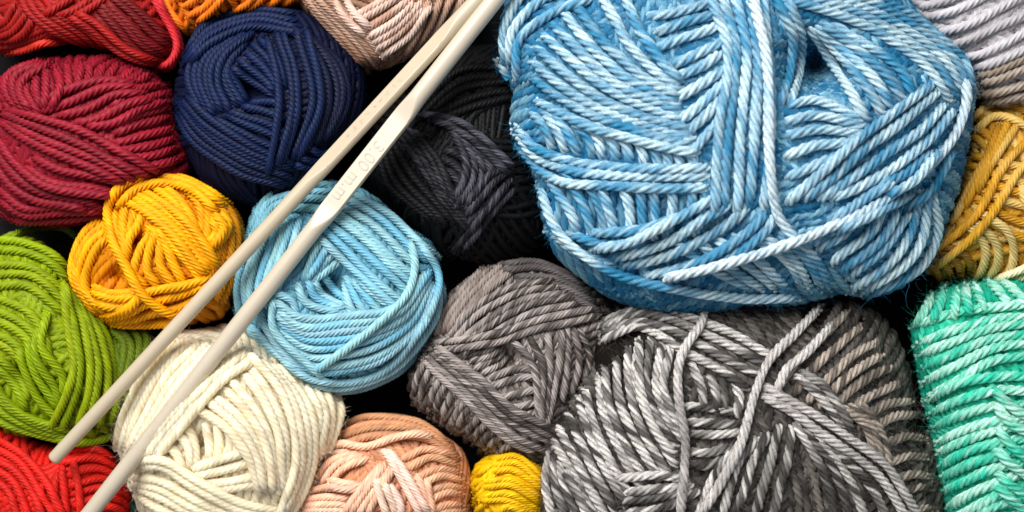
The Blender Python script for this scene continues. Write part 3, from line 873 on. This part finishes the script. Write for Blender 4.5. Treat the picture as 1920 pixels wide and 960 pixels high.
# ---------------------------------------------------------------- crochet hooks
def metal_paint(name, rgb):
    m, nt = new_mat(name)
    N, L = nt.nodes, nt.links
    out = N.new('ShaderNodeOutputMaterial')
    b = N.new('ShaderNodeBsdfPrincipled')
    b.inputs['Roughness'].default_value = 0.42
    b.inputs['Specular IOR Level'].default_value = 0.5
    b.inputs['Coat Weight'].default_value = 0.15
    b.inputs['Coat Roughness'].default_value = 0.3
    tc = N.new('ShaderNodeTexCoord')
    n = N.new('ShaderNodeTexNoise'); n.inputs['Scale'].default_value = 260
    n.inputs['Detail'].default_value = 5
    L.new(tc.outputs['Object'], n.inputs['Vector'])
    r = N.new('ShaderNodeMapRange'); r.inputs['To Min'].default_value = .94; r.inputs['To Max'].default_value = 1.05
    L.new(n.outputs['Fac'], r.inputs['Value'])
    c = N.new('ShaderNodeVectorMath'); c.operation = 'SCALE'; c.inputs[0].default_value = rgb
    L.new(r.outputs[0], c.inputs['Scale']); L.new(c.outputs[0], b.inputs['Base Color'])
    n2 = N.new('ShaderNodeTexNoise'); n2.inputs['Scale'].default_value = 2500
    L.new(tc.outputs['Object'], n2.inputs['Vector'])
    bp = N.new('ShaderNodeBump'); bp.inputs['Strength'].default_value = .15; bp.inputs['Distance'].default_value = .3 * S
    L.new(n2.outputs['Fac'], bp.inputs['Height']); L.new(bp.outputs[0], b.inputs['Normal'])
    L.new(b.outputs[0], out.inputs[0])
    return m


def sm(x, a, b):
    t = np.clip((x - a) / (b - a), 0, 1)
    return t * t * (3 - 2 * t)


def crochet_hook(label, p0, p1, z0, z1, r0, r1, flat0, flat1, tilt, rgb, wide, cut=0.42, ramp=34):
    """p0 = butt end, p1 = far end (plan positions); flat0..flat1 = thumb rest, as a distance from p0"""
    a = world([p0[0], p0[1], z0]) / S
    b = world([p1[0], p1[1], z1]) / S
    Lg = np.linalg.norm(b - a)
    T = (b - a) / Lg
    side = np.cross(T, [0, 0, 1.0]); side /= np.linalg.norm(side)     # to the right of the direction of travel
    up = np.cross(side, T)
    ct, st = math.cos(tilt), math.sin(tilt)
    nU = up * ct - side * st          # the flat faces up and to the left
    nS = side * ct + up * st
    mat = metal_paint('satin_grey_metal', rgb)
    root = empty('crochet_hook', tuple(a * S), label, 'crochet hook', 'pair of crochet hooks')
    K = 48
    s = np.unique(np.r_[np.linspace(0, r0, 8), np.linspace(r0, Lg - 60, 260)])
    th = np.arange(K) * 2 * math.pi / K
    rad = r0 + (r1 - r0) * s / Lg
    cap = np.where(s < r0 * 0.5, np.sqrt(np.clip(1 - (1 - s / (r0 * .5)) ** 2, 0.02, 1)) * 0.25 + 0.75, 1.0)
    rad = rad * cap
    f = sm(s, flat0, flat0 + ramp) * (1 - sm(s, flat1 - ramp, flat1))
    X = np.cos(th)[None] * rad[:, None] * (1 + wide * f)[:, None]
    Y = np.sin(th)[None] * rad[:, None]
    # planes that slice the rod for the thumb rest, top and underside
    dep = sm(s, flat0 - 4, flat0 + ramp * 1.3) * (1 - sm(s, flat1 - ramp * 1.3, flat1 + 4))
    lim = (rad * 1.02 * (1 - dep) + rad * cut * dep)[:, None]
    Y = np.clip(Y, -lim, lim)
    C = a + T * s[:, None]
    P = C[:, None] + X[..., None] * nS + Y[..., None] * nU
    idx = np.arange(len(s) * K).reshape(len(s), K)
    q = np.stack([idx[:-1], np.roll(idx, -1, 1)[:-1], np.roll(idx, -1, 1)[1:], idx[1:]], -1).reshape(-1, 4)
    c0 = len(s) * K
    Vv = np.vstack([P.reshape(-1, 3), C[:1] - T * 0.5, C[-1:]])
    t1 = np.stack([np.full(K, c0), np.roll(idx[0], -1), idx[0]], -1)
    t2 = np.stack([np.full(K, c0 + 1), idx[-1], np.roll(idx[-1], -1)], -1)
    o = mesh_obj('shaft', Vv * S, q, mat, root, tris=np.vstack([t1, t2]))
    try:
        o.data.set_sharp_from_angle(angle=math.radians(40))
    except Exception:
        pass
    # hooked head past the far end: rod narrowing to a throat, then a rounded tip
    s2 = np.linspace(Lg - 62, Lg + 150, 70)
    u = s2 - Lg
    rr = r1 * np.where(u < 60, 1 - 0.25 * sm(u, -30, 60), 0.75)
    rr = rr * np.sqrt(np.clip(1 - sm(u, 110, 152) ** 2, 0.01, 1))
    X = np.cos(th)[None] * rr[:, None]
    Y = np.sin(th)[None] * rr[:, None]
    notch = np.exp(-((u - 85) / 16) ** 2)
    Y = np.minimum(Y, (rr * (1 - 1.25 * notch))[:, None])
    C2 = a + T * s2[:, None]
    P = C2[:, None] + X[..., None] * nS + Y[..., None] * nU
    idx = np.arange(len(s2) * K).reshape(len(s2), K)
    q = np.stack([idx[:-1], np.roll(idx, -1, 1)[:-1], np.roll(idx, -1, 1)[1:], idx[1:]], -1).reshape(-1, 4)
    mesh_obj('hook_head', P.reshape(-1, 3) * S, q, mat, root)
    return root, a, T, nU, nS, mat, r0 + (r1 - r0) * (flat0 + flat1) / 2 / Lg


INK = metal_paint('stamped_lettering', (0.44, 0.385, 0.31))


def lettering(root, text, centre, xdir, ydir, n, size, spacing=1.0):
    cu = bpy.data.curves.new('lettering', 'FONT')
    cu.body = text; cu.size = 1.0; cu.align_x = 'CENTER'; cu.align_y = 'CENTER'
    cu.extrude = 0.02; cu.space_character = spacing
    cu.offset = -0.004
    tmp = bpy.data.objects.new('tmp', cu); col.objects.link(tmp)
    bpy.context.view_layer.update()
    me = bpy.data.meshes.new_from_object(tmp.evaluated_get(bpy.context.evaluated_depsgraph_get()))
    bpy.data.objects.remove(tmp)
    org = np.array(root.location)
    for v in me.vertices:
        p = (centre + xdir * v.co.x * size + ydir * v.co.y * size + n * v.co.z * size) * S - org
        v.co = p
    me.materials.clear(); me.materials.append(INK)
    o = bpy.data.objects.new('stamped_lettering', me)
    col.objects.link(o); o.parent = root
    return o


h = crochet_hook('slimmer grey crochet hook on the left, its blunt end on the green ball',
                 (100, 862), (990, -103), 268, 330, 13.0, 15.0, 690, 1120, math.radians(34),
                 (0.51, 0.43, 0.31), 0.10, cut=0.55, ramp=60)
root, a, T, nU, nS, mat, rm = h
# worn, unreadable stamp: short strokes
strokes = []
dist = [820 + 17 * i for i in range(9)]
for i, dd in enumerate(dist):
    for k in range(3):
        c = a + T * (dd + random.uniform(-4, 4)) + nU * (rm * 0.55 + 0.35) + nS * random.uniform(-4, 4)
        an = random.uniform(0, 3.14)
        d1 = T * math.cos(an) + nS * math.sin(an)
        d2 = -T * math.sin(an) + nS * math.cos(an)
        strokes.append([c + d1 * 3.2 + d2 * .6, c - d1 * 3.2 + d2 * .6, c - d1 * 3.2 - d2 * .6, c + d1 * 3.2 - d2 * .6])
sv = np.array(strokes).reshape(-1, 3)
mesh_obj('worn_stamp', sv * S, np.arange(len(sv)).reshape(-1, 4), INK, root, smooth=False)

h = crochet_hook('thicker grey crochet hook on the right, stamped 3.00 on its thumb rest',
                 (70, 1088), (1035, -137), 262, 335, 15.5, 16.5, 835, 1150, math.radians(14),
                 (0.54, 0.47, 0.37), 0.16, cut=0.40, ramp=46)
root, a, T, nU, nS, mat, rm = h
lettering(root, '3.00 m.m', a + T * 972 + nU * (rm * 0.40 + 0.3), -T, nS, nU, 34, 1.05)


# ---------------------------------------------------------------- ground the balls lie on
floor_m = plain_material('dark_box_lining', (0.012, 0.011, 0.012), 1.0, 0.0, 0.4, 400)
g = np.array([[-1, -1, 0], [1, -1, 0], [1, 1, 0], [-1, 1, 0]], float) * [0.6, 0.5, 1]
fl = mesh_obj('ground', g, np.array([[0, 1, 2, 3]]), floor_m)
fl['kind'] = 'structure'

# ---------------------------------------------------------------- light
w = bpy.data.worlds.new('World'); scene.world = w
w.use_nodes = True
bg = w.node_tree.nodes['Background']
bg.inputs['Color'].default_value = (0.98, 0.98, 1.0, 1)
bg.inputs['Strength'].default_value = 0.32


def area(name, loc, size, energy, rgb):
    l = bpy.data.lights.new(name, 'AREA'); l.size = size; l.energy = energy; l.color = rgb
    o = bpy.data.objects.new(name, l); col.objects.link(o)
    o.location = loc
    from mathutils import Vector
    o.rotation_euler = (Vector((0, 0, 0.02)) - Vector(loc)).to_track_quat('-Z', 'Y').to_euler()
    return o


area('window_light', (-0.12, 0.20, 0.32), 0.22, 2.4, (1.0, 0.975, 0.94))

# ---------------------------------------------------------------- camera
cd = bpy.data.cameras.new('Camera')
cam = bpy.data.objects.new('Camera', cd); col.objects.link(cam)
cam.location = (0, 0, CAM_H * S)
cd.sensor_width = 36.0
cd.angle = 2 * math.atan(960.0 / (CAM_H - REF))
cd.clip_start = 0.005; cd.clip_end = 10
cd.dof.use_dof = True
cd.dof.focus_distance = (CAM_H - 290) * S
cd.dof.aperture_fstop = 11.0
scene.camera = cam
scene.render.resolution_x = 1024; scene.render.resolution_y = 512
scene.render.engine = 'CYCLES'
scene.cycles.max_bounces = 6
scene.cycles.diffuse_bounces = 4
scene.cycles.glossy_bounces = 2
scene.cycles.use_adaptive_sampling = True
scene.view_settings.view_transform = 'Standard'
scene.view_settings.look = 'None'
scene.view_settings.exposure = 0
